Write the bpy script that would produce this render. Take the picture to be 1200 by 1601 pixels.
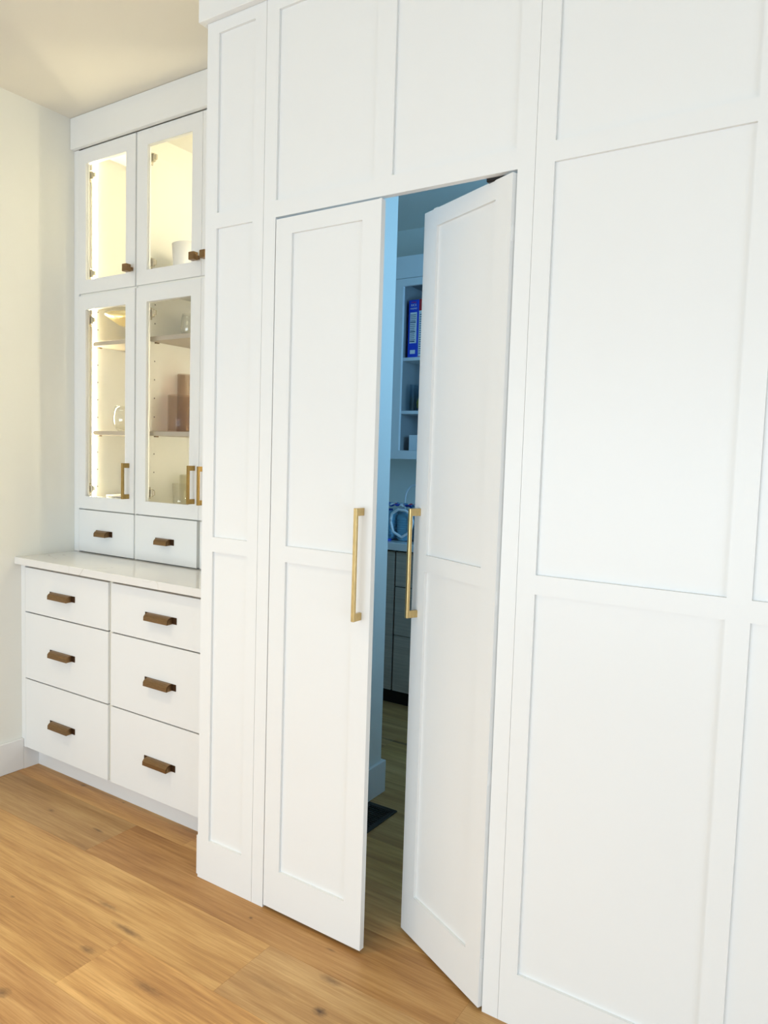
import bpy, bmesh, math, random
from mathutils import Vector, Matrix

for o in list(bpy.data.objects):
    bpy.data.objects.remove(o)
SC = bpy.context.scene
COL = SC.collection
random.seed(7)

# ------------------------------------------------------------------ camera, world, lights, exposure
cam_data = bpy.data.cameras.new('camera')
cam = bpy.data.objects.new('camera', cam_data)
COL.objects.link(cam)
cam_data.sensor_fit = 'HORIZONTAL'
cam_data.sensor_width = 36.0
cam_data.lens = 36.0 * 1152.66 / 1200.0
cam_data.clip_start = 0.02
R_ = Vector((0.83813815, 0.54459566, 0.03065959))
U_ = Vector((-0.06575211, 0.04507441, 0.99681741))
F_ = Vector((-0.54148048, 0.83748663, -0.0735869))
m = Matrix((R_, U_, -F_)).transposed().to_4x4()
m.translation = Vector((1.72461746, -1.62022293, 1.37285137))
cam.matrix_world = m
SC.camera = cam

world = bpy.data.worlds.new('world')
SC.world = world
world.use_nodes = True
bg = world.node_tree.nodes['Background']
bg.inputs[0].default_value = (0.80, 0.90, 1.0, 1)
bg.inputs[1].default_value = 0.6

SC.cycles.transparent_max_bounces = 40
SC.view_settings.view_transform = 'Standard'
SC.view_settings.look = 'None'
SC.view_settings.exposure = 0.14
SC.view_settings.gamma = 1.0
SC.view_settings.use_curve_mapping = False


def area_light(name, loc, target, sx, sy, power, color):
    d = bpy.data.lights.new(name, 'AREA')
    d.shape = 'RECTANGLE'
    d.size = sx
    d.size_y = sy
    d.energy = power
    d.color = color
    o = bpy.data.objects.new(name, d)
    COL.objects.link(o)
    o.location = loc
    o.rotation_euler = (Vector(target) - Vector(loc)).to_track_quat('-Z', 'Y').to_euler()
    return o


# daylight through the glazing behind the camera, the glazed door on the right and the pantry window
area_light('window_daylight', (0.4, -4.22, 0.9), (0.4, 0, 0.7), 3.4, 1.6, 96, (0.745, 0.885, 1.0))
area_light('glazed_door_daylight', (4.02, -1.9, 0.9), (0, -1.5, 0.6), 2.2, 1.7, 30, (0.66, 0.83, 1.0))
pw_ = area_light('pantry_window_daylight', (1.86, 0.75, 1.85), (0.0, 2.2, 2.25), 0.9, 1.0, 20, (0.24, 0.59, 1.0))
pw_.data.spread = math.radians(135)  # spread narrowed to light the far cabinets more than the partition
# warm recessed ceiling lamps of the kitchen
for i, (lx, ly, pw) in enumerate(((-0.2, -1.05, 70), (0.75, -1.6, 24), (-0.4, -2.8, 26), (1.8, -2.8, 16))):
    d = bpy.data.lights.new('recessed_lamp', 'SPOT')
    d.energy = pw
    d.spot_size = math.radians(92)
    d.spot_blend = 0.9
    d.shadow_soft_size = 0.06
    d.color = (1.0, 0.79, 0.52)
    o = bpy.data.objects.new('recessed_lamp', d)
    COL.objects.link(o)
    o.location = (lx, ly, 2.765)

# ------------------------------------------------------------------ materials


def nodes_of(name):
    mt = bpy.data.materials.new(name)
    mt.use_nodes = True
    nt = mt.node_tree
    return mt, nt, nt.nodes['Principled BSDF']


def N(nt, kind, **kw):
    n = nt.nodes.new(kind)
    for k, v in kw.items():
        setattr(n, k, v)
    return n


def paint(name, col, rough=0.45, bump=0.02, scale=220.0, metallic=0.0, spec=0.5, var=0.015):
    mt, nt, b = nodes_of(name)
    tc = N(nt, 'ShaderNodeTexCoord')
    no = N(nt, 'ShaderNodeTexNoise')
    no.inputs['Scale'].default_value = 3.0
    no.inputs['Detail'].default_value = 3.0
    nt.links.new(tc.outputs['Object'], no.inputs['Vector'])
    mx = N(nt, 'ShaderNodeMix', data_type='RGBA')
    mx.inputs[6].default_value = (*[max(0, c * (1 - var)) for c in col], 1)
    mx.inputs[7].default_value = (*[min(1, c * (1 + var)) for c in col], 1)
    nt.links.new(no.outputs['Fac'], mx.inputs[0])
    nt.links.new(mx.outputs[2], b.inputs['Base Color'])
    b.inputs['Roughness'].default_value = rough
    b.inputs['Metallic'].default_value = metallic
    b.inputs['Specular IOR Level'].default_value = spec
    if bump > 0:
        n2 = N(nt, 'ShaderNodeTexNoise')
        n2.inputs['Scale'].default_value = scale
        n2.inputs['Detail'].default_value = 2.0
        nt.links.new(tc.outputs['Object'], n2.inputs['Vector'])
        bp = N(nt, 'ShaderNodeBump')
        bp.inputs['Strength'].default_value = bump
        bp.inputs['Distance'].default_value = 0.002
        nt.links.new(n2.outputs['Fac'], bp.inputs['Height'])
        nt.links.new(bp.outputs['Normal'], b.inputs['Normal'])
    return mt


def clear(name, tint=(1, 1, 1), refl=0.04):
    """thin clear sheet: transparent, with a reflection that grows towards grazing views"""
    mt, nt, b = nodes_of(name)
    nt.nodes.remove(b)
    out = nt.nodes['Material Output']
    tr = N(nt, 'ShaderNodeBsdfTransparent')
    tr.inputs[0].default_value = (*tint, 1)
    gl = N(nt, 'ShaderNodeBsdfGlossy')
    gl.inputs['Roughness'].default_value = 0.02
    lw = N(nt, 'ShaderNodeLayerWeight')
    lw.inputs['Blend'].default_value = 0.5
    pw = N(nt, 'ShaderNodeMath', operation='POWER')
    pw.inputs[1].default_value = 4.0
    nt.links.new(lw.outputs['Facing'], pw.inputs[0])
    mr = N(nt, 'ShaderNodeMapRange')
    mr.inputs[3].default_value = refl
    mr.inputs[4].default_value = 0.7
    nt.links.new(pw.outputs[0], mr.inputs[0])
    mx = N(nt, 'ShaderNodeMixShader')
    nt.links.new(mr.outputs[0], mx.inputs[0])
    nt.links.new(tr.outputs[0], mx.inputs[1])
    nt.links.new(gl.outputs[0], mx.inputs[2])
    nt.links.new(mx.outputs[0], out.inputs[0])
    return mt


def brushed(name, col, rough, axis_scale):
    mt, nt, b = nodes_of(name)
    tc = N(nt, 'ShaderNodeTexCoord')
    mp = N(nt, 'ShaderNodeMapping')
    mp.inputs['Scale'].default_value = axis_scale
    no = N(nt, 'ShaderNodeTexNoise')
    no.inputs['Scale'].default_value = 60.0
    no.inputs['Detail'].default_value = 4.0
    nt.links.new(tc.outputs['Object'], mp.inputs[0])
    nt.links.new(mp.outputs[0], no.inputs['Vector'])
    cr = N(nt, 'ShaderNodeValToRGB')
    cr.color_ramp.elements[0].position = 0.3
    cr.color_ramp.elements[0].color = (*[c * 0.78 for c in col], 1)
    cr.color_ramp.elements[1].position = 0.7
    cr.color_ramp.elements[1].color = (*[min(1, c * 1.12) for c in col], 1)
    nt.links.new(no.outputs['Fac'], cr.inputs[0])
    nt.links.new(cr.outputs[0], b.inputs['Base Color'])
    b.inputs['Metallic'].default_value = 0.85
    b.inputs['Roughness'].default_value = rough
    return mt


def emission(name, col, strength):
    mt, nt, b = nodes_of(name)
    b.inputs['Base Color'].default_value = (*col, 1)
    b.inputs['Emission Color'].default_value = (*col, 1)
    b.inputs['Emission Strength'].default_value = strength
    return mt


# knots: where they sit, half length, half width, strength
KNOTS = [(0.6406, -0.1305, 0.034, 0.016, 0.55), (0.6848, -0.2335, 0.022, 0.014, 1.0), (0.289, -0.0581, 0.008, 0.006, 0.8), (0.5676, -0.0341, 0.020, 0.005, 0.55),
         (0.2748, -0.4243, 0.055, 0.014, 0.5), (0.0252, -0.4213, 0.030, 0.013, 0.65), (-0.3687, -0.4034, 0.010, 0.006, 0.6), (0.0461, -0.3051, 0.07, 0.012, 0.65),
         (-0.10, -0.265, 0.05, 0.010, 0.5), (-0.5065, -0.0048, 0.032, 0.007, 0.75), (-0.773, -0.016, 0.018, 0.008, 0.55), (-0.8623, 0.1831, 0.016, 0.010, 0.65),
         (-0.6087, 0.1838, 0.010, 0.005, 0.6), (-0.0072, -0.6435, 0.025, 0.020, 0.7), (-0.0862, 1.3578, 0.11, 0.010, 0.8), (0.52, -0.235, 0.09, 0.016, 0.22)]


def oak():
    mt, nt, b = nodes_of('oak_planks')
    L = nt.links.new
    oi = N(nt, 'ShaderNodeObjectInfo')
    geo = N(nt, 'ShaderNodeNewGeometry')
    # every plank cuts its grain from another place of the noise
    cmb = N(nt, 'ShaderNodeCombineXYZ')
    ml = N(nt, 'ShaderNodeMath', operation='MULTIPLY')
    ml.inputs[1].default_value = 37.0
    L(oi.outputs['Random'], ml.inputs[0])
    L(ml.outputs[0], cmb.inputs[2])
    L(ml.outputs[0], cmb.inputs[0])
    ad = N(nt, 'ShaderNodeVectorMath', operation='ADD')
    L(geo.outputs['Position'], ad.inputs[0])
    L(cmb.outputs[0], ad.inputs[1])

    def noise(scale_vec, scale, detail, rough=0.55, dist=0.0):
        mp = N(nt, 'ShaderNodeMapping')
        mp.inputs['Scale'].default_value = scale_vec
        n = N(nt, 'ShaderNodeTexNoise')
        n.inputs['Scale'].default_value = scale
        n.inputs['Detail'].default_value = detail
        n.inputs['Roughness'].default_value = rough
        n.inputs['Distortion'].default_value = dist
        L(ad.outputs[0], mp.inputs[0])
        L(mp.outputs[0], n.inputs['Vector'])
        return n.outputs['Fac']

    broad = noise((0.8, 7.0, 1), 1.7, 3.0, 0.5, 0.25)
    fine = noise((0.7, 15.0, 1), 5.0, 5.0, 0.62, 0.06)
    pores = noise((1.0, 30.0, 1), 22.0, 2.0, 0.5)
    # growth rings cut at a slant
    fig = noise((0.6, 4.2, 1), 1.3, 1.0, 0.4, 0.3)
    f1 = N(nt, 'ShaderNodeMath', operation='MULTIPLY')
    f1.inputs[1].default_value = 55.0
    L(fig, f1.inputs[0])
    f2 = N(nt, 'ShaderNodeMath', operation='SINE')
    L(f1.outputs[0], f2.inputs[0])
    f3 = N(nt, 'ShaderNodeMapRange')
    f3.inputs[1].default_value = -1.0
    L(f2.outputs[0], f3.inputs[0])
    cr = N(nt, 'ShaderNodeValToRGB')
    e = cr.color_ramp.elements
    e[0].position = 0.33
    e[0].color = (0.335, 0.155, 0.050, 1)
    e[1].position = 0.67
    e[1].color = (0.78, 0.495, 0.205, 1)
    k = e.new(0.5)
    k.color = (0.565, 0.315, 0.112, 1)

    def mix(a, b_, f):
        n = N(nt, 'ShaderNodeMix', data_type='FLOAT')
        n.inputs[0].default_value = f
        L(a, n.inputs[2])
        L(b_, n.inputs[3])
        return n.outputs[0]
    streak = noise((0.9, 32.0, 1), 8.0, 3.0, 0.6, 0.0)
    v = mix(broad, fine, 0.42)
    v = mix(v, streak, 0.25)
    v = mix(v, f3.outputs[0], 0.045)
    L(v, cr.inputs[0])
    # plank tone
    tone = N(nt, 'ShaderNodeMix', data_type='RGBA', blend_type='MULTIPLY')
    tone.inputs[0].default_value = 1.0
    L(cr.outputs[0], tone.inputs[6])
    L(oi.outputs['Color'], tone.inputs[7])
    # pores
    pr = N(nt, 'ShaderNodeMapRange')
    pr.inputs[1].default_value = 0.60
    pr.inputs[2].default_value = 0.75
    pr.inputs[4].default_value = 0.22
    L(pores, pr.inputs[0])
    mp_ = N(nt, 'ShaderNodeMix', data_type='RGBA')
    mp_.inputs[7].default_value = (0.20, 0.105, 0.045, 1)
    L(pr.outputs[0], mp_.inputs[0])
    L(tone.outputs[2], mp_.inputs[6])
    cur = mp_.outputs[2]
    # knots grow where they grow in the boards
    kn = noise((1, 2, 1), 60.0, 2.0)
    total = None
    for (kx, ky, rx, ry, ks) in KNOTS:
        sb = N(nt, 'ShaderNodeVectorMath', operation='SUBTRACT')
        sb.inputs[1].default_value = (kx, ky, 0)
        L(geo.outputs['Position'], sb.inputs[0])
        sc = N(nt, 'ShaderNodeVectorMath', operation='MULTIPLY')
        sc.inputs[1].default_value = (1 / rx, 1 / ry, 0)
        L(sb.outputs[0], sc.inputs[0])
        ln = N(nt, 'ShaderNodeVectorMath', operation='LENGTH')
        L(sc.outputs[0], ln.inputs[0])
        a2 = N(nt, 'ShaderNodeMath', operation='ADD')
        L(ln.outputs['Value'], a2.inputs[0])
        L(kn, a2.inputs[1])
        mr = N(nt, 'ShaderNodeMapRange')
        mr.inputs[1].default_value = 0.65
        mr.inputs[2].default_value = 1.65
        mr.inputs[3].default_value = ks
        mr.inputs[4].default_value = 0.0
        L(a2.outputs[0], mr.inputs[0])
        if total is None:
            total = mr.outputs[0]
        else:
            mxm = N(nt, 'ShaderNodeMath', operation='MAXIMUM')
            L(total, mxm.inputs[0])
            L(mr.outputs[0], mxm.inputs[1])
            total = mxm.outputs[0]
    mk = N(nt, 'ShaderNodeMix', data_type='RGBA')
    mk.inputs[7].default_value = (0.115, 0.062, 0.03, 1)
    L(total, mk.inputs[0])
    L(cur, mk.inputs[6])
    L(mk.outputs[2], b.inputs['Base Color'])
    b.inputs['Roughness'].default_value = 0.42
    b.inputs['Specular IOR Level'].default_value = 0.35
    bp = N(nt, 'ShaderNodeBump')
    bp.inputs['Strength'].default_value = 0.12
    bp.inputs['Distance'].default_value = 0.001
    L(fine, bp.inputs['Height'])
    L(bp.outputs['Normal'], b.inputs['Normal'])
    return mt


def quartz():
    mt, nt, b = nodes_of('veined_quartz')
    L = nt.links.new
    tc = N(nt, 'ShaderNodeTexCoord')
    mp = N(nt, 'ShaderNodeMapping')
    mp.inputs['Rotation'].default_value = (0, 0, 0.5)
    mp.inputs['Scale'].default_value = (1.1, 2.1, 1.0)
    mp.inputs['Location'].default_value = (1.9, 0.55, 0.0)
    L(tc.outputs['Object'], mp.inputs[0])
    no = N(nt, 'ShaderNodeTexNoise')
    no.inputs['Scale'].default_value = 1.9
    no.inputs['Detail'].default_value = 3.5
    no.inputs['Distortion'].default_value = 1.2
    L(mp.outputs[0], no.inputs['Vector'])
    s = N(nt, 'ShaderNodeMath', operation='SUBTRACT')
    s.inputs[1].default_value = 0.5
    L(no.outputs['Fac'], s.inputs[0])
    a = N(nt, 'ShaderNodeMath', operation='ABSOLUTE')
    L(s.outputs[0], a.inputs[0])
    mr = N(nt, 'ShaderNodeMapRange')
    mr.inputs[1].default_value = 0.0
    mr.inputs[2].default_value = 0.006
    mr.inputs[3].default_value = 0.42
    mr.inputs[4].default_value = 0.0
    L(a.outputs[0], mr.inputs[0])
    n2 = N(nt, 'ShaderNodeTexNoise')
    n2.inputs['Scale'].default_value = 4.0
    L(tc.outputs['Object'], n2.inputs['Vector'])
    m2 = N(nt, 'ShaderNodeMapRange')
    m2.inputs[1].default_value = 0.45
    m2.inputs[2].default_value = 0.65
    L(n2.outputs['Fac'], m2.inputs[0])
    mu = N(nt, 'ShaderNodeMath', operation='MULTIPLY')
    L(mr.outputs[0], mu.inputs[0])
    L(m2.outputs[0], mu.inputs[1])
    mx = N(nt, 'ShaderNodeMix', data_type='RGBA')
    mx.inputs[6].default_value = (0.80, 0.785, 0.755, 1)
    mx.inputs[7].default_value = (0.42, 0.36, 0.29, 1)
    L(mu.outputs[0], mx.inputs[0])
    L(mx.outputs[2], b.inputs['Base Color'])
    b.inputs['Roughness'].default_value = 0.05
    b.inputs['IOR'].default_value = 1.62
    return mt


def dark_wood():
    mt, nt, b = nodes_of('taupe_woodgrain')
    L = nt.links.new
    tc = N(nt, 'ShaderNodeTexCoord')
    mp = N(nt, 'ShaderNodeMapping')
    mp.inputs['Scale'].default_value = (2, 2, 60)
    L(tc.outputs['Object'], mp.inputs[0])
    no = N(nt, 'ShaderNodeTexNoise')
    no.inputs['Scale'].default_value = 3.0
    no.inputs['Detail'].default_value = 5.0
    L(mp.outputs[0], no.inputs['Vector'])
    cr = N(nt, 'ShaderNodeValToRGB')
    cr.color_ramp.elements[0].position = 0.3
    cr.color_ramp.elements[0].color = (0.40, 0.32, 0.245, 1)
    cr.color_ramp.elements[1].position = 0.7
    cr.color_ramp.elements[1].color = (0.52, 0.43, 0.34, 1)
    L(no.outputs['Fac'], cr.inputs[0])
    L(cr.outputs[0], b.inputs['Base Color'])
    b.inputs['Roughness'].default_value = 0.5
    return mt


WHITE = paint('white_lacquer', (0.82, 0.825, 0.815), rough=0.38, bump=0.0)
WALLP = paint('wall_paint', (0.80, 0.79, 0.725), rough=0.75, bump=0.10, scale=160)
CEIL = paint('ceiling_paint', (0.77, 0.735, 0.65), rough=0.9, bump=0.12, scale=120)
TRIM = paint('trim_paint', (0.80, 0.79, 0.77), rough=0.4, bump=0.0)
INNER = paint('cabinet_interior', (0.84, 0.83, 0.77), rough=0.5, bump=0.0)
GREY_IN = paint('grey_melamine', (0.30, 0.31, 0.31), rough=0.5, bump=0.0)
SHELF = paint('shelf_board', (0.47, 0.41, 0.32), rough=0.5, bump=0.0, var=0.05)
GAP = paint('gap_shadow_paint', (0.72, 0.69, 0.60), rough=0.7, bump=0.0)
CARC_SHADE = paint('shaded_carcass_board', (0.30, 0.26, 0.20), rough=0.7, bump=0.0)  # darkened to put the shade of the drawer gaps into the colour
DARK = paint('dark_void', (0.03, 0.03, 0.03), rough=0.8, bump=0.0)
OAK = oak()
QUARTZ = quartz()
TAUPE = dark_wood()
BRONZE = brushed('aged_bronze', (0.26, 0.155, 0.07), 0.42, (1, 12, 12))
BRONZE_SHADE = brushed('shaded_bronze', (0.085, 0.045, 0.022), 0.5, (1, 12, 12))  # darker copy of the bronze, stands in for shade on the pulls
BRASS = brushed('satin_brass', (0.60, 0.44, 0.20), 0.30, (10, 10, 1))
BRASS_OLD = brushed('antique_brass', (0.40, 0.26, 0.085), 0.36, (10, 10, 1))
NICKEL = brushed('hinge_nickel', (0.62, 0.56, 0.42), 0.35, (1, 1, 1))
GLASS = clear('door_glass')
LED = emission('led_strip_light', (1.0, 0.89, 0.60), 165.0)
LED_B = emission('led_strip_light_strong', (1.0, 0.89, 0.60), 280.0)
CLEARG = clear('clear_glassware', (0.975, 0.975, 0.96), 0.10)
SMOKE = clear('smoked_brown_glass', (0.90, 0.845, 0.79), 0.02)
SMOKE2 = clear('dark_amber_glass', (0.78, 0.63, 0.56), 0.02)
PALEG = clear('frosted_pale_glass', (0.96, 0.95, 0.88), 0.03)
CERAMIC = paint('white_ceramic', (0.80, 0.79, 0.76), rough=0.2, bump=0.0)
GOLDC = paint('gilt_ceramic', (0.72, 0.58, 0.25), rough=0.3, bump=0.0, metallic=0.3)
BLACKM = paint('black_metal', (0.015, 0.015, 0.016), rough=0.4, bump=0.0, metallic=0.4)
VENTM = paint('dark_bronze_register', (0.045, 0.042, 0.038), rough=0.35, bump=0.0, metallic=0.6)
CARD_BLUE = paint('blue_card', (0.02, 0.07, 0.62), rough=0.4, bump=0.0)
CARD_RED = paint('red_card', (0.60, 0.03, 0.03), rough=0.4, bump=0.0)
PRINT = paint('white_print', (0.80, 0.82, 0.82), rough=0.5, bump=0.0)
PRINT_RED = paint('red_print', (0.60, 0.04, 0.10), rough=0.5, bump=0.0)
PRINT_DARK = paint('dark_print', (0.03, 0.05, 0.12), rough=0.5, bump=0.0)
YELLOW = paint('yellow_foil', (0.85, 0.62, 0.02), rough=0.35, bump=0.3, scale=40)
PLASTIC_B = paint('blue_plastic', (0.02, 0.08, 0.55), rough=0.3, bump=0.0)
BOTTLE = paint('blue_water_bottle', (0.32, 0.60, 0.74), rough=0.12, bump=0.0)
WRAP = clear('shrink_wrap', (0.80, 0.88, 0.92), 0.07)
WRAPW = paint('white_wrap_edge', (0.82, 0.86, 0.88), rough=0.35, bump=0.2, scale=60)
CABLEM = paint('white_cable', (0.80, 0.80, 0.80), rough=0.4, bump=0.0)
WHITEBOX = paint('white_carton', (0.80, 0.80, 0.80), rough=0.6, bump=0.0)

# ------------------------------------------------------------------ mesh helpers


def box(bm, x0, x1, y0, y1, z0, z1, bev=0.0):
    vs = [bm.verts.new(p) for p in ((x0, y0, z0), (x1, y0, z0), (x1, y1, z0), (x0, y1, z0),
                                    (x0, y0, z1), (x1, y0, z1), (x1, y1, z1), (x0, y1, z1))]
    fs = [bm.faces.new([vs[i] for i in q]) for q in ((3, 2, 1, 0), (4, 5, 6, 7), (0, 1, 5, 4), (1, 2, 6, 5), (2, 3, 7, 6), (3, 0, 4, 7))]
    if bev > 0:
        es = list({e for f in fs for e in f.edges})
        bmesh.ops.bevel(bm, geom=es, offset=bev, segments=1, affect='EDGES', profile=0.5)
    return bm


def boxes(*lst, bev=0.0):
    bm = bmesh.new()
    for b in lst:
        box(bm, *b, bev=bev)
    return bm


def lathe(profile, seg=32, center=(0, 0, 0), close=False):
    bm = bmesh.new()
    rings = []
    for (r, z) in profile:
        if r < 1e-6:
            rings.append([bm.verts.new((center[0], center[1], center[2] + z))])
        else:
            rings.append([bm.verts.new((center[0] + r * math.cos(2 * math.pi * i / seg), center[1] + r * math.sin(2 * math.pi * i / seg), center[2] + z)) for i in range(seg)])
    n = len(rings)
    for a, b in zip(rings, rings[1:]):
        for i in range(seg):
            j = (i + 1) % seg
            if len(a) == 1 and len(b) == 1:
                continue
            if len(a) == 1:
                bm.faces.new((a[0], b[j], b[i]))
            elif len(b) == 1:
                bm.faces.new((a[i], a[j], b[0]))
            else:
                bm.faces.new((a[i], a[j], b[j], b[i]))
    bmesh.ops.recalc_face_normals(bm, faces=bm.faces)
    for f in bm.faces:
        f.smooth = True
    return bm


def tube(points, r, seg=10):
    bm = bmesh.new()
    pts = [Vector(p) for p in points]
    rings = []
    for i, p in enumerate(pts):
        t = (pts[min(i + 1, len(pts) - 1)] - pts[max(i - 1, 0)]).normalized()
        a = t.cross(Vector((0, 1, 0)))
        if a.length < 1e-4:
            a = t.cross(Vector((1, 0, 0)))
        a.normalize()
        b = t.cross(a)
        rings.append([bm.verts.new(p + r * (math.cos(2 * math.pi * k / seg) * a + math.sin(2 * math.pi * k / seg) * b)) for k in range(seg)])
    for a, b in zip(rings, rings[1:]):
        for k in range(seg):
            bm.faces.new((a[k], a[(k + 1) % seg], b[(k + 1) % seg], b[k]))
    bm.faces.new(rings[0])
    bm.faces.new(rings[-1])
    bmesh.ops.recalc_face_normals(bm, faces=bm.faces)
    for f in bm.faces:
        f.smooth = True
    return bm


def prism_x(profile, x0, x1):
    """closed (y, z) outline extruded along x"""
    bm = bmesh.new()
    a = [bm.verts.new((x0, y, z)) for y, z in profile]
    b = [bm.verts.new((x1, y, z)) for y, z in profile]
    bm.faces.new(a)
    bm.faces.new(list(reversed(b)))
    n = len(profile)
    for i in range(n):
        j = (i + 1) % n
        bm.faces.new((a[i], b[i], b[j], a[j]))
    bmesh.ops.recalc_face_normals(bm, faces=bm.faces)
    return bm


def mesh_of(bm, mat, name):
    me = bpy.data.meshes.new(name)
    bm.to_mesh(me)
    bm.free()
    me.materials.append(mat)
    return me


def root_of(o):
    while o.parent:
        o = o.parent
    return o


def world_of(o):
    mt = o.matrix_basis.copy()
    while o.parent:
        o = o.parent
        mt = o.matrix_basis @ mt
    return mt


def obj(name, bm, mat, parent=None, at=None, local=False):
    """one mesh object; bm is given in world coordinates unless local is set"""
    if parent is not None and not local:
        bmesh.ops.transform(bm, matrix=world_of(parent).inverted(), verts=bm.verts)
    me = mesh_of(bm, mat, name) if not isinstance(bm, bpy.types.Mesh) else bm
    o = bpy.data.objects.new(name, me)
    COL.objects.link(o)
    if parent is not None:
        o.parent = parent
    if at is not None:
        o.location = at
    return o


def inst(name, me, parent, loc):
    """another object on the same mesh, at a world place"""
    o = bpy.data.objects.new(name, me)
    COL.objects.link(o)
    o.parent = parent
    o.location = world_of(parent).inverted() @ Vector(loc)
    return o


def thing(name, label, cat, loc=(0, 0, 0), rotz=0.0, group=None):
    o = bpy.data.objects.new(name, None)
    COL.objects.link(o)
    o.empty_display_size = 0.05
    o.location = loc
    o.rotation_euler = (0, 0, rotz)
    o['label'] = label
    o['category'] = cat
    if group:
        o['group'] = group
    return o


def tag(o, label, cat, group=None, kind=None):
    o['label'] = label
    o['category'] = cat
    if group:
        o['group'] = group
    if kind:
        o['kind'] = kind
    return o


def struct(name, bm, mat, label=None):
    o = obj(name, bm, mat)
    o['kind'] = 'structure'
    if label:
        o['label'] = label
    return o


# ------------------------------------------------------------------ measures (metres)
H = 2.777            # ceiling
XW = -1.216          # left wall
YB = 0.1342          # base cabinet fronts
YU = 0.3843          # upper cabinet fronts
YT = 0.1996          # toe kick
YW = 0.75            # wall behind the cabinets
ZC = 0.914           # countertop

# ------------------------------------------------------------------ room shell
fl = struct('floor', boxes((XW - 0.1, 4.2, -4.4, 2.5, -0.12, -0.0125)), DARK, 'honey oak plank floor')
ROW = 0.2173
Y0 = -0.5520
BL = 1.397
joints = {0: 0.070, 1: 0.419, 2: -0.4235}
tones = {(0, 0): (1.08, 1.08, 1.04), (0, -1): (0.99, 1.0, 0.97), (1, -1): (0.95, 0.95, 0.90), (1, 0): (0.86, 0.89, 0.96),
         (2, -1): (0.76, 0.80, 0.86), (2, 0): (0.76, 0.70, 0.64), (2, 1): (0.9, 0.93, 0.97), (-1, 0): (0.90, 0.88, 0.84)}
plank_meshes = {}


def plank_mesh(x0, x1, w, h=0.012):
    key = (round(x1 - x0, 4), round(w, 4))
    if key not in plank_meshes:
        bm = boxes((0, x1 - x0, 0, w, -h, 0.0), bev=0.0003)
        plank_meshes[key] = mesh_of(bm, OAK, 'plank')
    return plank_meshes[key]


for r in range(-17, 14):
    ya = Y0 + r * ROW
    yb_ = ya + ROW
    if ya > 2.36:
        continue
    yb_ = min(yb_, 2.40)
    j0 = joints.get(r, 0.05 + ((r * 0.611) % 1.0) * BL)
    k0 = math.ceil((XW - j0) / BL) - 1
    xa = j0 + k0 * BL
    k = k0
    while xa < 4.1:
        a, b = max(xa, XW - 0.02), min(xa + BL, 4.12)
        if b - a > 0.02:
            pl = inst('plank', plank_mesh(a + 0.0001, b - 0.0001, yb_ - ya - 0.0002), fl, (a + 0.0001, ya + 0.0001, 0.0))
            t = tones.get((r, k - 0 if r not in joints else k), None)
            if t is None:
                q = random.uniform(0.86, 1.06)
                t = (q, q * random.uniform(0.96, 1.03), q * random.uniform(0.93, 1.05))
            pl.color = (*t, 1)
        xa += BL
        k += 1

struct('ceiling', boxes((XW - 0.1, 4.2, -4.4, 2.5, H, H + 0.1)), CEIL, 'plain beige ceiling')
struct('wall_left', boxes((XW - 0.1, XW, -4.4, 2.5, -0.012, H)), WALLP, 'off-white wall at the left of the cabinets')
struct('wall_back', boxes((XW, 0.14, YW, 0.865, 0.0, H), (0.026, 0.14, 0.022, YW, 0.0, H)), WALLP, 'partition wall behind the cabinets with its end showing in the pantry')
struct('wall_far', boxes((XW, 2.0, 2.345, 2.45, -0.012, H)), WALLP, 'rear wall of the pantry')
struct('wall_pantry', boxes((1.9, 2.0, 0.022, 0.3, 0, H), (1.9, 2.0, 1.2, 2.345, 0, H), (1.9, 2.0, 0.3, 1.2, 0, 1.3), (1.9, 2.0, 0.3, 1.2, 2.4, H)), WALLP, 'right wall of the pantry round its window')
struct('wall_front', boxes((2.009, 4.05, 0.0, 0.1, 0, H)), WALLP, 'plain wall right of the panelling')
struct('wall_right', boxes((4.05, 4.15, -4.3, -3.1, 0, H), (4.05, 4.15, -0.9, 0.1, 0, H), (4.05, 4.15, -3.1, -0.9, 2.15, H), (4.05, 4.15, -3.1, -0.9, 0, 0.05)), WALLP, 'right wall of the kitchen round the glazed door')
struct('wall_rear', boxes((XW, -0.8, -4.35, -4.25, 0, H), (2.6, 4.15, -4.35, -4.25, 0, H), (-0.8, 2.6, -4.35, -4.25, 0, 0.6), (-0.8, 2.6, -4.35, -4.25, 2.3, H)), WALLP, 'kitchen wall opposite the panelling round the windows')

# baseboards
bb = bmesh.new()
bmp = prism_x([(0, 0), (0.016, 0), (0.016, 0.127), (0.011, 0.133), (0, 0.133)], 0, 1)
bmp.free()
box(bb, XW, XW + 0.016, -4.2, YB - 0.001, 0.0, 0.133, bev=0.002)
box(bb, XW, XW + 0.016, YB - 0.001, YT + 0.01, 0.0, 0.0957)
struct('baseboard_left', bb, TRIM, 'white baseboard along the left wall')
struct('baseboard_pantry', boxes((0.14, 0.1555, 0.03, 0.8805, 0.0, 0.133), (-0.5, 0.14, 0.865, 0.8805, 0.0, 0.133), bev=0.002), TRIM, 'baseboard wrapped round the partition end in the pantry')
struct('baseboard_side', boxes((-0.012, -0.0002, 0.006, YB + 0.02, 0.004, 0.133)), TRIM, 'short baseboard on the side of the end panel')

# ------------------------------------------------------------------ shaker panelling
RD = 0.0080          # recess depth
T = 0.019
Zr = [(0.0, 0.1335), (1.0655, 1.111), (2.0435, 2.0895), (2.607, H - 0.004)]


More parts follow.
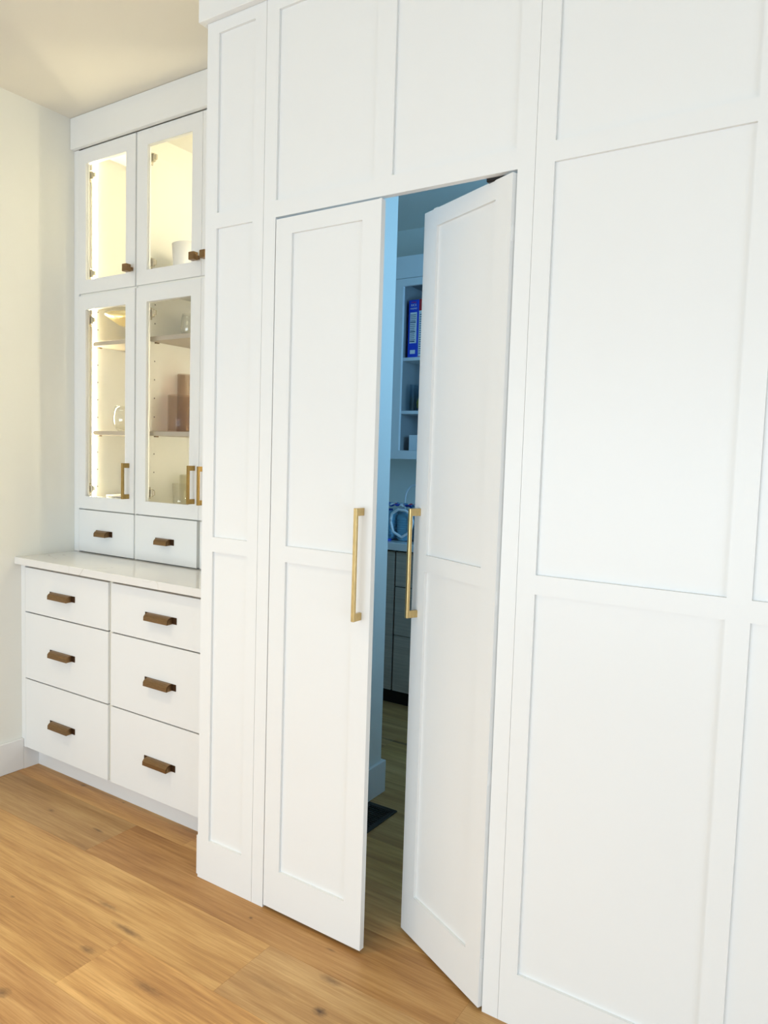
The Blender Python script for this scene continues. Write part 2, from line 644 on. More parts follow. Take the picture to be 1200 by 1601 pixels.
def shaker_wall(t, stiles, y=0.0, zr=Zr, ztop=H - 0.004, zbot=0.0):
    for (a, b) in stiles:
        obj('stile', boxes((a, b, y, y + T, zbot, ztop)), WHITE, t)
    for (a, b), (c, d) in zip(stiles, stiles[1:]):
        for (z0, z1) in zr:
            obj('rail', boxes((b, c, y, y + T, z0, z1)), WHITE, t)
        for (p, q), (r, s) in zip(zr, zr[1:]):
            obj('recessed_panel', boxes((b, c, y + RD, y + T + 0.002, q, r)), WHITE, t)


t = thing('end_panel', 'narrow tall white shaker panel between the lit cabinets and the pantry doors', 'panel', (0.117, 0.01, 0))
shaker_wall(t, [(0.0, 0.0477), (0.1917, 0.2342)])
obj('side_panel', boxes((0.0, 0.022, T, YW, 0.0, H - 0.004)), WHITE, t)
obj('seam_light_stop', boxes((0.215, 0.255, T + 0.0025, T + 0.006, 0.0, H - 0.004)), WHITE, t)  # added behind the seam to stop light leaking through

t = thing('door_surround', 'white face frame with two wide recessed panels above the pantry doors', 'panel', (0.645, 0.01, 0))
for (a, b) in ((0.2354, 0.2811), (1.0132, 1.0554)):
    obj('stile', boxes((a, b, 0, T, 0, H - 0.004)), WHITE, t)
obj('header_rail', boxes((0.2811, 1.0132, 0, T, 2.0424, 2.0895)), WHITE, t)
obj('top_rail', boxes((0.2811, 1.0132, 0, T, 2.607, H - 0.004)), WHITE, t)
obj('centre_stile', boxes((0.6134, 0.670, 0, T, 2.0895, 2.607)), WHITE, t)
for (a, b) in ((0.2811, 0.6134), (0.670, 1.0132 - 0.0045)):
    obj('recessed_panel', boxes((a, b, RD, T + 0.002, 2.0895, 2.607)), WHITE, t)
obj('inner_stile', boxes((1.0087, 1.0132, 0, T, 2.0895, 2.607)), WHITE, t)
obj('seam_light_stop', boxes((1.036, 1.075, T + 0.0025, T + 0.006, 0.0, H - 0.004)), WHITE, t)  # unseen strip, blocks light through the right-hand seam
obj('door_catch', boxes((0.925, 0.972, T, 0.034, 2.034, 2.057), bev=0.003), BLACKM, t)['label'] = 'black catch under the header'

t = thing('wall_panelling', 'broad white shaker panelling right of the open pantry door', 'panel', (1.53, 0.01, 0))
shaker_wall(t, [(1.0562, 1.1014), (1.5087, 1.5549), (1.9622, 2.008)])

# crowns
struct('trim_1', boxes((-0.0185, 2.008, -0.0205, -0.0005, 2.6425, H - 0.0015), (-0.0185, -0.0005, -0.0005, YU - 0.03, 2.6425, H - 0.0015), bev=0.0012), WHITE, 'flat crown board on top of the white panelling')
struct('trim_2', boxes((XW + 0.001, -0.02, YU - 0.020, YU - 0.0005, 2.6463, H - 0.0015), bev=0.001), WHITE, 'flat crown board above the lit glass cabinets')

# ------------------------------------------------------------------ pantry doors
DW = 0.3598
D0, D1 = 0.0101, 2.0356


def long_handle(door, xs, zt, zb):
    """square bar pull; xs = the side of the bar nearest the hinge-left, local door coordinates"""
    w, pr, th = 0.0108, 0.036, 0.0205
    bm = bmesh.new()
    box(bm, xs, xs + w, -pr, -pr + 0.0095, zb, zt, bev=0.0012)
    box(bm, xs + 0.0003, xs + w - 0.0003, -pr + 0.005, 0.0, zt - th, zt - 0.0002, bev=0.0008)
    box(bm, xs + 0.0003, xs + w - 0.0003, -pr + 0.005, 0.0, zb + 0.0002, zb + th, bev=0.0008)
    h = obj('door_handle', bm, BRASS, door, local=True)
    h['label'] = 'long satin brass bar handle'
    return h


def shaker_door(door, x0, x1):
    """slab door in local coordinates, front face at y = 0"""
    s, s2 = 0.0592, 0.0592
    dt = 0.0185
    for (a, b) in ((x0, x0 + s), (x1 - s2, x1)):
        obj('stile', boxes((a, b, 0, dt, D0, D1)), WHITE, door, local=True)
    for (a, b) in ((D0, 0.1320), (1.0635, 1.1097), (1.9902, D1)):
        obj('rail', boxes((x0 + s, x1 - s2, 0, dt, a, b)), WHITE, door, local=True)
    for (a, b) in ((0.1320, 1.0635), (1.1097, 1.9902)):
        obj('recessed_panel', boxes((x0 + s, x1 - s2, RD, dt - 0.003, a, b)), WHITE, door, local=True)


d1 = thing('door_1', 'left white pantry door, almost shut, brass bar handle at its right edge', 'door', (0.2841, 0.0, 0), -0.0127)
d1['kind'] = 'structure'
shaker_door(d1, 0.0, DW)
long_handle(d1, 0.3235, 1.2378, 0.9345)
obj('roller_catch', boxes((0.345, 0.356, 0.006, 0.016, D1, D1 + 0.004), bev=0.001), WHITE, d1, local=True)

TH2 = 0.4548
d2 = thing('door_2', 'right white pantry door, swung inward into the pantry', 'door', (1.0049, -0.0067, 0), -TH2)
d2['kind'] = 'structure'
shaker_door(d2, -DW, 0.0)
long_handle(d2, -0.3395, 1.236, 0.9315)
obj('roller_catch', boxes((-0.325, -0.305, 0.004, 0.014, D1, D1 + 0.005), bev=0.001), WHITE, d2, local=True)
for z in (1.90, 1.045, 0.60, 0.12):
    obj('hinge', boxes((-0.0005, 0.0012, 0.004, 0.016, z - 0.018, z + 0.018)), WHITE, d2, local=True)

# ------------------------------------------------------------------ cup pulls, bars, knobs (meshes shared by all)


def cup_pull_mesh(wf, wb, name):
    """flanged half-round drawer pull; local origin at its centre on the drawer face"""
    bm = boxes((-wf / 2, wf / 2, -0.0022, 0.0, -0.0125, 0.0118), bev=0.0006)
    prof = [(-0.002, 0.0118), (-0.0120, 0.0112), (-0.0205, 0.0072), (-0.0258, 0.0005), (-0.0265, -0.0135),
            (-0.0238, -0.0135), (-0.0232, 0.0), (-0.0186, 0.0052), (-0.0110, 0.0087), (-0.002, 0.0093)]
    for b2 in (prism_x(prof, -wb / 2, wb / 2),):
        me = bpy.data.meshes.new('tmp')
        b2.to_mesh(me)
        b2.free()
        bm.from_mesh(me)
        bpy.data.meshes.remove(me)
    cap = [(-0.001, 0.0116), (-0.0120, 0.0111), (-0.0205, 0.0071), (-0.0258, 0.0004), (-0.0265, -0.0135), (-0.001, -0.0122)]
    for (a, b) in ((-wb / 2, -wb / 2 + 0.0022), (wb / 2 - 0.0022, wb / 2)):
        b2 = prism_x(cap, a, b)
        me = bpy.data.meshes.new('tmp')
        b2.to_mesh(me)
        b2.free()
        bm.from_mesh(me)
        bpy.data.meshes.remove(me)
    for sx in (-1, 1):   # screw heads on the flange
        c = sx * (wf / 2 - (wf - wb) / 4)
        box(bm, c - 0.003, c + 0.003, -0.0036, -0.002, -0.002, 0.004, bev=0.0008)
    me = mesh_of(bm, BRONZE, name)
    me.materials.append(BRONZE_SHADE)
    for p in me.polygons:   # shade painted on the flange and inside the grip
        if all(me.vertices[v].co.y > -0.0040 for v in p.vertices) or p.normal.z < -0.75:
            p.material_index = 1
    return me


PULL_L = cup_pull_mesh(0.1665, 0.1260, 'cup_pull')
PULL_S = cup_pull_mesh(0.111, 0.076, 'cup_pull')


def bar_mesh():
    bm = bmesh.new()
    box(bm, -0.005, 0.005, -0.035, -0.0255, -0.0745, 0.0745, bev=0.001)
    box(bm, -0.0048, 0.0048, -0.030, 0.0, 0.055, 0.0743, bev=0.0007)
    box(bm, -0.0048, 0.0048, -0.030, 0.0, -0.0743, -0.055, bev=0.0007)
    return mesh_of(bm, BRASS_OLD, 'bar_handle')


def knob_mesh():
    bm = bmesh.new()
    box(bm, -0.014, 0.014, -0.040, -0.0165, -0.0145, 0.0145, bev=0.0012)
    box(bm, -0.0065, 0.0065, -0.018, 0.0, -0.0065, 0.0065, bev=0.0006)
    return mesh_of(bm, BRONZE, 'knob')


BAR = bar_mesh()
KNOB = knob_mesh()


def hinge_mesh():
    bm = bmesh.new()
    box(bm, -0.016, -0.010, -0.004, 0.016, -0.024, 0.024, bev=0.001)
    box(bm, -0.010, 0.012, 0.000, 0.011, -0.016, 0.016, bev=0.002)
    box(bm, 0.010, 0.022, 0.003, 0.012, -0.009, 0.011, bev=0.002)
    return mesh_of(bm, NICKEL, 'hinge')


HINGE = hinge_mesh()

# ------------------------------------------------------------------ base cabinets
ZROWS = [(0.0985, 0.3955), (0.4005, 0.680), (0.685, 0.8705)]
ZPULL = {0: 0.2425, 1: 0.5375, 2: 0.777}


def base_cabinet(label, x0, x1, filler, pull_x):
    t = thing('base_cabinet', label, 'cabinet', ((x0 + x1) / 2, YB + 0.3, 0))
    fx0, fx1 = filler
    bm = bmesh.new()
    box(bm, fx0, fx1, YB + 0.0185, YW - 0.002, 0.0975, 0.8835)
    if x0 < -0.8:
        st = (x1 + 0.0005, fx1)
    else:
        st = (fx0, x0 - 0.0005)
    obj('carcass', bm, CARC_SHADE, t)
    obj('frame_strip', boxes((st[0], st[1], YB + 0.010, YB + 0.0185, 0.0975, 0.8765)), GAP, t)
    if fx0 < x0 - 0.012:
        obj('filler', boxes((fx0, x0 - 0.0004, YB, YB + 0.0185, 0.0975, 0.8765)), WHITE, t)
    if fx1 > x1 + 0.012:
        obj('filler', boxes((x1 + 0.004, fx1, YB, YB + 0.0185, 0.0975, 0.8765)), WHITE, t)
    for i, (z0, z1) in enumerate(ZROWS):
        d = obj('drawer', boxes((x0, x1, YB, YB + 0.018, z0, z1), bev=0.0008), WHITE, t)
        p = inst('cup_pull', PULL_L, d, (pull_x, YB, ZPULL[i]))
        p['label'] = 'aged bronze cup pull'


base_cabinet('left white base cabinet of three drawers, against the left wall', -1.1863, -0.6406, (XW + 0.0005, -0.6318), -0.928)
base_cabinet('right white base cabinet of three drawers, beside the tall end panel', -0.623, -0.077, (-0.6314, -0.0128), -0.344)
tag(obj('toe_kick', boxes((XW + 0.017, -0.0005, YT, YT + 0.016, 0.0, 0.097)), TRIM), 'pale recessed toe kick under the two base cabinets', 'toe kick')
ct = obj('countertop', boxes((XW + 0.0005, -0.0008, YB - 0.030, YW - 0.001, 0.8845, ZC), bev=0.0018), QUARTZ)
tag(ct, 'white veined quartz countertop on the base cabinets', 'countertop')

# ------------------------------------------------------------------ upper glass cabinets
ZT = (2.0395, 2.6425)
ZB = (1.1085, 2.0300)
ZD = (0.9185, 1.1030)
GT = (2.0956, 2.5815)
GB = (1.1635, 1.9697)


def glass_door(t, x0, x1, zz, gx, gz, hinge_left, pull):
    bm = bmesh.new()
    z0, z1 = zz
    y0, y1 = YU, YU + 0.019
    box(bm, x0, gx[0], y0, y1, z0, z1)
    box(bm, gx[1], x1, y0, y1, z0, z1)
    box(bm, gx[0], gx[1], y0, y1, z0, gz[0])
    box(bm, gx[0], gx[1], y0, y1, gz[1], z1)
    d = obj('door', bm, WHITE, t)
    obj('glass', boxes((gx[0], gx[1], YU + 0.009, YU + 0.0115, gz[0], gz[1])), GLASS, d)
    hx = gx[0] - 0.002 if hinge_left else gx[1] + 0.002
    for hz in (gz[1] - 0.040, gz[0] + 0.033):
        h = inst('hinge', HINGE, d, (hx, YU + 0.0235, hz))
        if not hinge_left:
            h.rotation_euler = (0, math.pi, 0)
    kind, px, pz = pull
    if kind == 'knob':
        inst('knob', KNOB, d, (px, YU, pz))['label'] = 'square bronze knob'
    else:
        inst('bar_handle', BAR, d, (px, YU, pz))['label'] = 'antique brass bar handle'
    return d


def upper_cabinet(label, x0, x1, fil, doors, drawers, gaps, led, ledm):
    """x0..x1 = outside of the box"""
    t = thing('glass_cabinet', label, 'cabinet', ((x0 + x1) / 2, (YU + YW) / 2, ZC))
    yi = YU + 0.0205
    s = 0.018
    yb = YW - 0.014
    obj('side_panel', boxes((x0, x0 + s, yi, yb, ZC + 0.001, 2.67)), INNER, t)
    obj('side_panel', boxes((x1 - s, x1, yi, yb, ZC + 0.001, 2.67)), INNER, t)
    obj('back_panel', boxes((x0, x1, yb, yb + 0.012, ZC + 0.001, 2.67)), INNER, t)
    obj('top_panel', boxes((x0 + s, x1 - s, yi, yb, 2.652, 2.67)), INNER, t)
    obj('middle_deck', boxes((x0 + s, x1 - s, yi, yb, 2.0255, 2.0435)), INNER, t)
    obj('lower_deck', boxes((x0 + s, x1 - s, yi, yb, 1.1070, 1.125)), INNER, t)
    obj('drawer_box', boxes((x0 + s, x1 - s, yi, yb, ZC + 0.002, 1.1065)), GAP, t)
    for z in (1.434, 1.8225):
        sh = obj('shelf', boxes((x0 + s + 0.0065, x1 - s - 0.0065, YU + 0.052, yb - 0.001, z, z + 0.018), bev=0.0006), SHELF, t)
        for (px, py) in ((x0 + s + 0.006, YU + 0.085), (x1 - s - 0.006, YU + 0.085)):
            obj('shelf_pin', boxes((px - 0.005, px + 0.005, py - 0.005, py + 0.012, z - 0.005, z - 0.0002)), BRONZE, sh)
    holes = bmesh.new()
    for z in [1.204, 1.281, 1.358, 1.513, 1.591, 1.668, 1.744, 1.899, 1.976]:
        for py in (YU + 0.082, yb - 0.06):
            for (px, sg) in ((x0 + s, 1), (x1 - s, -1)):
                box(holes, px - 0.0004, px + 0.0004, py - 0.0024, py + 0.0024, z - 0.0024, z + 0.0024)
    hh = obj('shelf_pin_holes', holes, DARK, t)
    hh['kind'] = 'stuff'
    for (a, b) in fil:
        obj('filler', boxes((a, b, YU, YU + 0.0195, ZC + 0.001, 2.646)), WHITE, t)
    for (z0, z1) in ((1.1335, 2.018), (2.052, 2.640)):
        if led:
            obj('led_strip', boxes((x0 + s, x0 + s + 0.003, YU + led[0], YU + led[1], z0, z1)), ledm, t)['label'] = 'glowing warm light strip'
            obj('led_light_shield', boxes((x0 + s, x0 + s + 0.006, YU + 0.044, YU + 0.051, z0, z1)), INNER, t)  # added lip, keeps the strip from shining straight out the front
        else:
            obj('led_strip', boxes((x1 - s - 0.003, x1 - s, YU + 0.056, YU + 0.062, z0, z1)), ledm, t)['label'] = 'glowing warm light strip'
            obj('led_light_shield', boxes((x1 - s - 0.016, x1 - s, YU + 0.044, YU + 0.051, z0, z1)), INNER, t)  # deeper added lip, cuts strip light spilling onto the ceiling
    bm = bmesh.new()
    for (a, b) in gaps:
        box(bm, a, b, YU + 0.007, YU + 0.0204, ZC + 0.001, 2.6455)
    box(bm, doors[0][0] + 0.001, doors[-1][1] - 0.001, YU + 0.007, YU + 0.0195, 2.0305, 2.0390)
    bm2 = bmesh.new()
    box(bm2, x0, x1, YU + 0.0196, YU + 0.0204, 2.640, 2.67)
    obj('top_rail', bm2, INNER, t)
    obj('face_frame', bm, INNER, t)  # pale strips added so the door gaps read as lit from inside
    for (a, b, zz, gx, gz, hl, pull) in doors:
        glass_door(t, a, b, zz, gx, gz, hl, pull)
    for (a, b, px) in drawers:
        d = obj('drawer', boxes((a, b, YU, YU + 0.019, ZD[0], ZD[1]), bev=0.0008), WHITE, t)
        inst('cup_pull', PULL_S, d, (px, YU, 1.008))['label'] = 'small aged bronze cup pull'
    return t


upper_cabinet('narrow lit glass cabinet with one door column, at the left wall', -1.1835, -0.8095, [(XW + 0.0005, -1.18255)],
              [(-1.1822, -0.8123, ZT, (-1.1362, -0.8709), GT, True, ('knob', -0.830, 2.107)),
               (-1.1822, -0.8123, ZB, (-1.1362, -0.8709), GB, True, ('bar', -0.8453, 1.2423))],
              [(-1.1822, -0.8123, -1.0055)], [(-0.8118, -0.8058)], (0.056, 0.062), LED)
upper_cabinet('wide lit glass cabinet with paired doors, half hidden by the end panel', -0.8052, -0.048, [(-0.048, -0.0205)],
              [(-0.8032, -0.4296, ZT, (-0.7404, -0.484), GT, True, ('knob', -0.443, 2.107)),
               (-0.4282, -0.0505, ZT, (-0.3735, -0.1135), GT, False, ('knob', -0.3845, 2.107)),
               (-0.8032, -0.4296, ZB, (-0.7404, -0.484), GB, True, ('bar', -0.4545, 1.2442)),
               (-0.4282, -0.0505, ZB, (-0.3735, -0.1135), GB, False, ('bar', -0.399, 1.2428))],
              [(-0.8032, -0.4365, -0.620), (-0.4195, -0.0505, -0.235)], [], None, LED_B)

# things in the lit cabinets
SH_T, SH_L, DECK, MID = 1.8406, 1.4521, 1.1251, 2.0436


def goblet(loc, label, h, r, group=None):
    prof = [(0.0, 0.004), (r * 0.42, 0.002), (r * 0.48, 0.0), (r * 0.70, h * 0.10), (r * 0.95, h * 0.30), (r, h * 0.48), (r * 0.93, h * 0.75), (r * 0.80, h),
            (r * 0.775, h), (r * 0.90, h * 0.75), (r * 0.97, h * 0.48), (r * 0.92, h * 0.31), (r * 0.66, h * 0.13), (0.0, h * 0.06)]
    o = obj('wine_glass', lathe(prof, 32), CLEARG, at=loc)
    return tag(o, label, 'glass', group)


goblet((-1.045, 0.515, SH_L), 'stemless wine glass on the middle shelf of the narrow lit cabinet', 0.112, 0.048)
pl = thing('pedestal_dish', 'gilt footed dish on the top shelf of the narrow lit cabinet', 'dish', (-0.985, 0.535, SH_T))
obj('bowl', lathe([(0.0, 0.062), (0.03, 0.063), (0.08, 0.075), (0.115, 0.097), (0.135, 0.112), (0.132, 0.115), (0.11, 0.102), (0.07, 0.085), (0.0, 0.073)], 40), GOLDC, pl, local=True)
obj('foot', lathe([(0.0, 0.0), (0.05, 0.0), (0.05, 0.004), (0.02, 0.012), (0.012, 0.03), (0.016, 0.0625), (0.0, 0.0625)], 28), GOLDC, pl, local=True)
for i in range(6):
    o = obj('plate', lathe([(0.0, 0.003), (0.055, 0.0), (0.06, 0.003), (0.105, 0.010), (0.105, 0.0125), (0.06, 0.0055), (0.0, 0.005)], 40), CERAMIC, at=(-1.035, 0.545, DECK + i * 0.0062))
    tag(o, ['lowest', 'second from the bottom', 'third from the bottom', 'third from the top', 'second from the top', 'topmost'][i] + ' of the white plates stacked in the narrow lit cabinet', 'plate', 'stacked white plates')
o = obj('pot', lathe([(0.0, 0.0), (0.062, 0.0), (0.068, 0.006), (0.078, 0.165), (0.074, 0.165), (0.064, 0.012), (0.0, 0.010)], 40), CERAMIC, at=(-0.632, 0.52, MID))
tag(o, 'white ceramic pot in the upper compartment of the wide lit cabinet', 'pot')
for i, (x, y) in enumerate(((-0.685, 0.56), (-0.60, 0.55), (-0.53, 0.50))):
    lab = ['left', 'middle', 'right'][i]
    goblet((x, y, SH_T), ['rearmost of the clear glasses on the top shelf of the wide cabinet', 'middle one of the clear glasses on the top shelf of the wide cabinet',
                          'front one of the clear glasses on the top shelf of the wide cabinet'][i], 0.105, 0.036, 'glasses on the top shelf')
o = obj('canister', lathe([(0.0, 0.0), (0.060, 0.0), (0.062, 0.004), (0.062, 0.150), (0.059, 0.152), (0.0585, 0.006), (0.0, 0.005)], 36), SMOKE, at=(-0.668, 0.515, SH_L))
tag(o, 'wide smoked brown glass canister on the middle shelf', 'canister')
o = obj('carafe', lathe([(0.0, 0.0), (0.031, 0.0), (0.032, 0.004), (0.030, 0.250), (0.028, 0.252), (0.029, 0.006), (0.0, 0.005)], 32), SMOKE, at=(-0.775 + 0.02, 0.60, SH_L))
tag(o, 'tall slim smoked glass carafe behind the brown canister', 'carafe')
o = obj('vase', lathe([(0.0, 0.0), (0.045, 0.0), (0.050, 0.05), (0.046, 0.14), (0.034, 0.20), (0.030, 0.235), (0.027, 0.235), (0.031, 0.20), (0.043, 0.14), (0.047, 0.05), (0.0, 0.006)], 36), SMOKE2, at=(-0.552, 0.52, SH_L))
tag(o, 'dark amber glass vase on the middle shelf beside the door stile', 'vase')
o = obj('tumbler', lathe([(0.0, 0.0), (0.034, 0.0), (0.036, 0.003), (0.040, 0.115), (0.0378, 0.115), (0.0335, 0.010), (0.0, 0.009)], 32), CLEARG, at=(-0.640, 0.49, DECK))
tag(o, 'clear straight tumbler at the bottom of the wide lit cabinet', 'glass')
o = obj('glass_jar', lathe([(0.0, 0.0), (0.092, 0.0), (0.096, 0.006), (0.096, 0.145), (0.092, 0.148), (0.091, 0.010), (0.0, 0.008)], 40), PALEG, at=(-0.672, 0.632, DECK))
tag(o, 'broad pale glass jar behind the tumbler', 'jar')

# ------------------------------------------------------------------ pantry
v = thing('floor_register', 'dark metal floor register beside the pantry baseboard', 'vent', (0.226, 0.606, 0))
VX0, VX1, VY0, VY1 = 0.160, 0.292, 0.455, 0.757
obj('frame', boxes((VX0, VX1, VY0, VY0 + 0.022, 0.0, 0.006), (VX0, VX1, VY1 - 0.022, VY1, 0.0, 0.006), (VX0, VX0 + 0.02, VY0 + 0.022, VY1 - 0.022, 0.0, 0.006),
                   (VX1 - 0.02, VX1, VY0 + 0.022, VY1 - 0.022, 0.0, 0.006), bev=0.0015), VENTM, v)
obj('pan', boxes((VX0 + 0.018, VX1 - 0.018, VY0 + 0.02, VY1 - 0.02, 0.0, 0.001)), DARK, v)
louv = mesh_of(boxes((-0.047, 0.047, -0.0025, 0.0025, 0.001, 0.0045)), VENTM, 'louver')
n = 20
for i in range(n):
    inst('louver', louv, v, (0.226, VY0 + 0.028 + i * (VY1 - VY0 - 0.056) / (n - 1), 0.0))

YP = 2.0
pc = thing('pantry_cabinet', 'white open-front wall cabinet with shelves of boxes inside the pantry', 'cabinet', (-0.15, 2.17, 1.368))
PX0, PX1 = -0.60, 0.36
bm = boxes((PX0, -0.532, YP, YP + 0.019, 1.368, 2.386), (-0.145, -0.095, YP, YP + 0.019, 1.417, 2.345), (PX1 - 0.06, PX1, YP, YP + 0.019, 1.368, 2.386),
           (-0.532, PX1 - 0.06, YP, YP + 0.019, 1.368, 1.417), (-0.532, PX1 - 0.06, YP, YP + 0.019, 2.345, 2.386))
obj('face_frame', bm, WHITE, pc)
obj('side_panel', boxes((-0.572, -0.554, YP + 0.019, 2.343, 1.368, 2.40)), GREY_IN, pc)
obj('side_panel', boxes((PX1 - 0.018, PX1, YP + 0.019, 2.343, 1.368, 2.40)), GREY_IN, pc)
obj('bottom_panel', boxes((-0.554, PX1 - 0.018, YP + 0.019, 2.343, 1.395, 1.417)), GREY_IN, pc)
obj('top_panel', boxes((-0.554, PX1 - 0.018, YP + 0.019, 2.343, 2.37, 2.39)), GREY_IN, pc)
obj('back_panel', boxes((-0.554, PX1 - 0.018, 2.33, 2.343, 1.417, 2.37)), GREY_IN, pc)
for z in (1.6285, 1.9335):
    obj('shelf', boxes((-0.553, PX1 - 0.019, YP + 0.055, 2.329, z, z + 0.019)), WHITE, pc)
obj('crown_board', boxes((PX0, PX1, YP - 0.004, YP + 0.016, 2.388, 2.51)), WHITE, pc)
obj('crown_filler', boxes((PX0, PX1, YP + 0.016, 2.343, 2.40, 2.505)), WHITE, pc)

pb = thing('pantry_base_cabinet', 'dark taupe woodgrain drawer cabinet under the pantry counter', 'cabinet', (0.0, 2.05, 0))
obj('carcass', boxes((-0.95, 0.36, 1.803, 2.343, 0.085, 0.868)), DARK, pb)
obj('plinth', boxes((-0.95, 0.36, 1.832, 2.343, 0.0, 0.085)), BLACKM, pb)
obj('door', boxes((-0.949, -0.3995, 1.784, 1.802, 0.088, 0.861)), TAUPE, pb)
for (z0, z1) in ((0.088, 0.398), (0.402, 0.667), (0.6725, 0.861)):
    obj('drawer', boxes((-0.387, 0.23, 1.784, 1.802, z0, z1)), TAUPE, pb)
tag(obj('pantry_countertop', boxes((-0.95, 0.36, 1.762, 2.344, 0.8705, 0.912), bev=0.002), QUARTZ), 'pale quartz counter at the back of the pantry', 'countertop')

# cereal boxes
YS = 2.062
sz = 1.9527
cb = thing('cereal_box', 'blue cereal box with white lettering on the top pantry shelf', 'box', (-0.494, YS + 0.10, sz))
obj('carton', boxes((-0.5285, -0.4625, YS, YS + 0.20, sz, sz + 0.325), bev=0.001), CARD_BLUE, cb)


def lettering(txt, x, z, size, mat, parent, y=YS - 0.0006):
    cu = bpy.data.curves.new('lettering', 'FONT')
    cu.body = txt
    cu.size = size
    cu.align_x = 'CENTER'
    cu.extrude = 0.0002
    cu.materials.append(mat)
    tmp = bpy.data.objects.new('tmp', cu)
    COL.objects.link(tmp)
    me = bpy.data.meshes.new_from_object(tmp)
    bpy.data.objects.remove(tmp)
    o = bpy.data.objects.new('lettering', me)
    COL.objects.link(o)
    o.parent = parent
    o.rotation_euler = (math.pi / 2, 0, 0)
    o.location = world_of(parent).inverted() @ Vector((x, y, z))
    return o


lettering('RICE', -0.4955, sz + 0.289, 0.0185, PRINT, cb)
lettering('KRISPIES', -0.4955, sz + 0.272, 0.0125, PRINT, cb)
lettering("Kellogg's", -0.4955, sz + 0.309, 0.010, PRINT_RED, cb)
obj('nutrition_panel', boxes((-0.518, -0.473, YS - 0.0006, YS, sz + 0.080, sz + 0.255)), PRINT, cb)
obj('price_label', boxes((-0.512, -0.478, YS - 0.0006, YS, sz + 0.020, sz + 0.042)), PRINT, cb)
bm = bmesh.new()
for i in range(15):
    zz = sz + 0.088 + i * 0.0108
    box(bm, -0.516, -0.516 + random.uniform(0.030, 0.041), YS - 0.0010, YS - 0.0006, zz, zz + (0.0055 if i % 5 == 0 else 0.003))
obj('print_lines', bm, PRINT_DARK, cb)['kind'] = 'stuff'
cr_ = thing('cereal_box', 'red and white cereal box beside the blue one on the pantry shelf', 'box', (-0.425, YS + 0.10, sz))
obj('carton', boxes((-0.4605, -0.394, YS + 0.002, YS + 0.20, sz, sz + 0.327), bev=0.001), CARD_RED, cr_)
obj('printed_panel', boxes((-0.4595, -0.395, YS + 0.0012, YS + 0.002, sz + 0.004, sz + 0.262)), PRINT, cr_)
bm = bmesh.new()
for i in range(18):
    zz = sz + 0.02 + i * 0.0128
    box(bm, -0.455, -0.455 + random.uniform(0.030, 0.054), YS + 0.0007, YS + 0.0012, zz, zz + 0.004)
obj('print_lines', bm, PRINT_DARK, cr_)['kind'] = 'stuff'
# yellow snack in a clear bin, white carton
sb_ = thing('storage_bin', 'clear plastic bin on the middle pantry shelf', 'bin', (-0.42, 2.19, 1.6477))
bx0, bx1, by0, by1 = -0.512, -0.33, 2.075, 2.31
obj('walls', boxes((bx0, bx1, by0, by0 + 0.003, 1.6477, 1.80), (bx0, bx1, by1 - 0.003, by1, 1.6477, 1.80), (bx0, bx0 + 0.003, by0, by1, 1.6477, 1.80), (bx1 - 0.003, bx1, by0, by1, 1.6477, 1.80),
                   (bx0, bx1, by0, by1, 1.6477, 1.6507)), WRAP, sb_)
bm = bmesh.new()
bmesh.ops.create_icosphere(bm, subdivisions=3, radius=1.0)
for vv in bm.verts:
    k = 1 + 0.10 * math.sin(9 * vv.co.x + 3 * vv.co.z) * math.cos(7 * vv.co.z)
    vv.co = Vector((vv.co.x * 0.050 * k, vv.co.y * 0.06 * k, (vv.co.z * 0.050 + 0.018 * vv.co.x) * k))
for f in bm.faces:
    f.smooth = True
zmin = min(q.co.z for q in bm.verts)
tag(obj('snack_bag', bm, YELLOW, at=(-0.445, 2.145, 1.651 - zmin)), 'yellow snack bag inside the clear bin', 'bag')
tag(obj('carton_box', boxes((-0.500, -0.40, 2.062, 2.18, 1.4175, 1.508), bev=0.0015), WHITEBOX), 'plain white carton on the bottom of the pantry cabinet', 'box')

# wrapped water bottles on the counter
wp = thing('water_pack', 'torn shrink-wrapped pack of blue water bottles on the pantry counter', 'bottles', (-0.48, 1.98, 0.912))
bp_ = [(0.0, 0.0), (0.050, 0.0), (0.056, 0.008)]
for i in range(8):
    z = 0.014 + i * 0.0125
    bp_ += [(0.0575, z), (0.0575, z + 0.0055), (0.0540, z + 0.0085)]
bp_ += [(0.0575, 0.118), (0.0575, 0.124), (0.052, 0.142), (0.034, 0.157), (0.018, 0.163), (0.0, 0.164)]
bme = mesh_of(lathe(bp_, 28), BOTTLE, 'bottle')
cme = mesh_of(lathe([(0.0, 0.0), (0.0180, 0.0), (0.0180, 0.010), (0.0, 0.010)], 18), PLASTIC_B, 'cap')
for i in range(3):
    for j in range(2):
        q = (-0.522 + i * 0.117, 1.915 + j * 0.117, 0.9135)
        inst('bottle', bme, wp, q)
        inst('cap', cme, wp, (q[0], q[1], q[2] + 0.161))
obj('wrap', boxes((-0.588, -0.222, 1.850, 2.098, 0.9128, 1.092), bev=0.02), WRAP, wp)
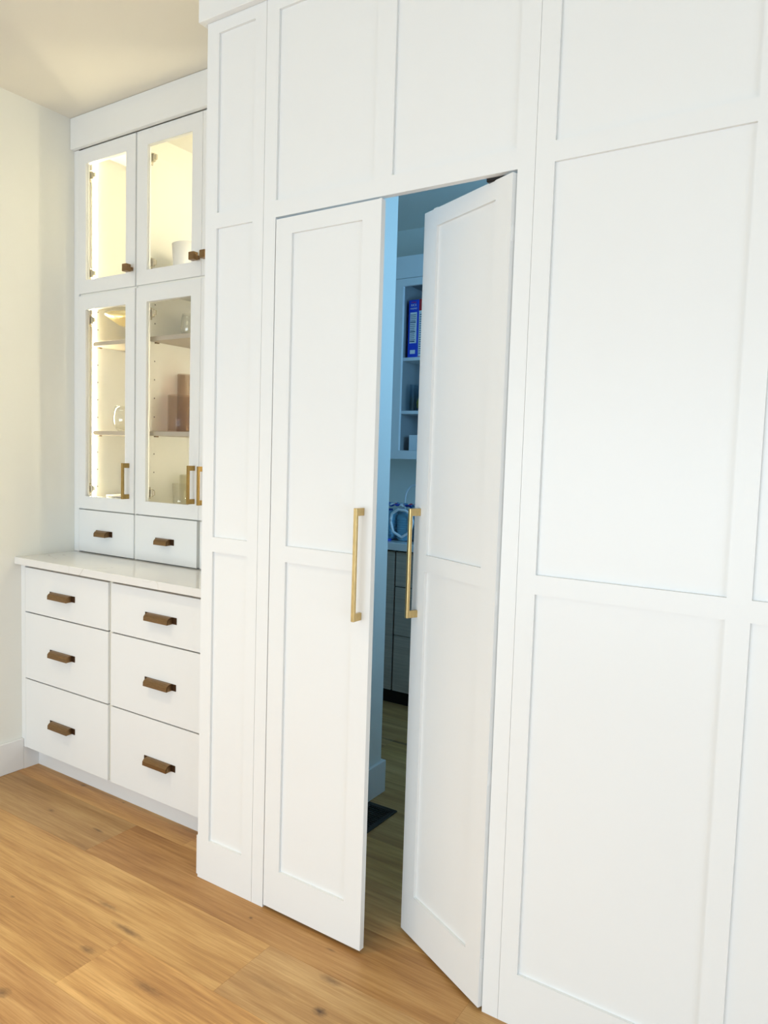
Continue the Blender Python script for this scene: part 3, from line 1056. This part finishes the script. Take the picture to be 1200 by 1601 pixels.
# rim of the torn opening
rim = [(-0.470, 1.019), (-0.464, 1.062), (-0.422, 1.088), (-0.372, 1.084), (-0.336, 1.062), (-0.326, 1.025), (-0.338, 0.972), (-0.395, 0.936), (-0.452, 0.962)]
pts = []
for i in range(len(rim) + 1):
    a, c = rim[i % len(rim)], rim[(i + 1) % len(rim)]
    pts.append((a[0], 1.846, a[1]))
    pts.append(((a[0] + c[0]) / 2, 1.844, (a[1] + c[1]) / 2))
obj('torn_edge', tube(pts, 0.0078, 8), WRAPW, wp)
inst('cap', cme, wp, (-0.4745, 1.833, 0.9125))
bm = bmesh.new()
bmesh.ops.create_grid(bm, x_segments=26, y_segments=12, size=1.0)
for vv in bm.verts:
    x, y = vv.co.x, vv.co.y
    vv.co = Vector((-0.43 + 0.15 * x, 1.92 + 0.06 * y, 1.1115 + 0.010 * math.sin(7 * x + 2 * y) * math.cos(5 * y - x) + 0.004 * math.sin(23 * x)))
g = bmesh.ops.solidify(bm, geom=list(bm.faces), thickness=0.002)
for f in bm.faces:
    f.smooth = True


def crumpled():
    mt, nt, b = nodes_of('printed_packet')
    tc = N(nt, 'ShaderNodeTexCoord')
    vo = N(nt, 'ShaderNodeTexVoronoi')
    vo.inputs['Scale'].default_value = 24.0
    nt.links.new(tc.outputs['Object'], vo.inputs['Vector'])
    cr = N(nt, 'ShaderNodeValToRGB')
    cr.color_ramp.interpolation = 'CONSTANT'
    e = cr.color_ramp.elements
    e[0].color = (0.02, 0.05, 0.45, 1)
    e[1].position = 0.35
    e[1].color = (0.75, 0.78, 0.8, 1)
    k = e.new(0.6)
    k.color = (0.55, 0.05, 0.08, 1)
    k = e.new(0.8)
    k.color = (0.15, 0.35, 0.6, 1)
    sp = N(nt, 'ShaderNodeSeparateColor')
    nt.links.new(vo.outputs['Color'], sp.inputs[0])
    nt.links.new(sp.outputs[0], cr.inputs[0])
    nt.links.new(cr.outputs[0], b.inputs['Base Color'])
    b.inputs['Roughness'].default_value = 0.35
    return mt


tag(obj('snack_packet', bm, crumpled()), 'crumpled red and blue packet lying on the wrapped water bottles', 'packet')
arc = [(-0.578, 2.17, 0.916), (-0.578, 2.17, 1.02)]
for i in range(17):
    a = math.pi * (1 - i / 16.0)
    arc.append((-0.518 + 0.060 * math.cos(a), 2.17, 1.12 + 0.088 * math.sin(a) + 0.012 * i / 16.0))
arc.append((-0.452, 2.17, 1.05))
arc.append((-0.445, 2.17, 0.916))
tag(obj('cable', tube(arc, 0.0058, 8), CABLEM), 'white cable arching up behind the water bottles', 'cable')
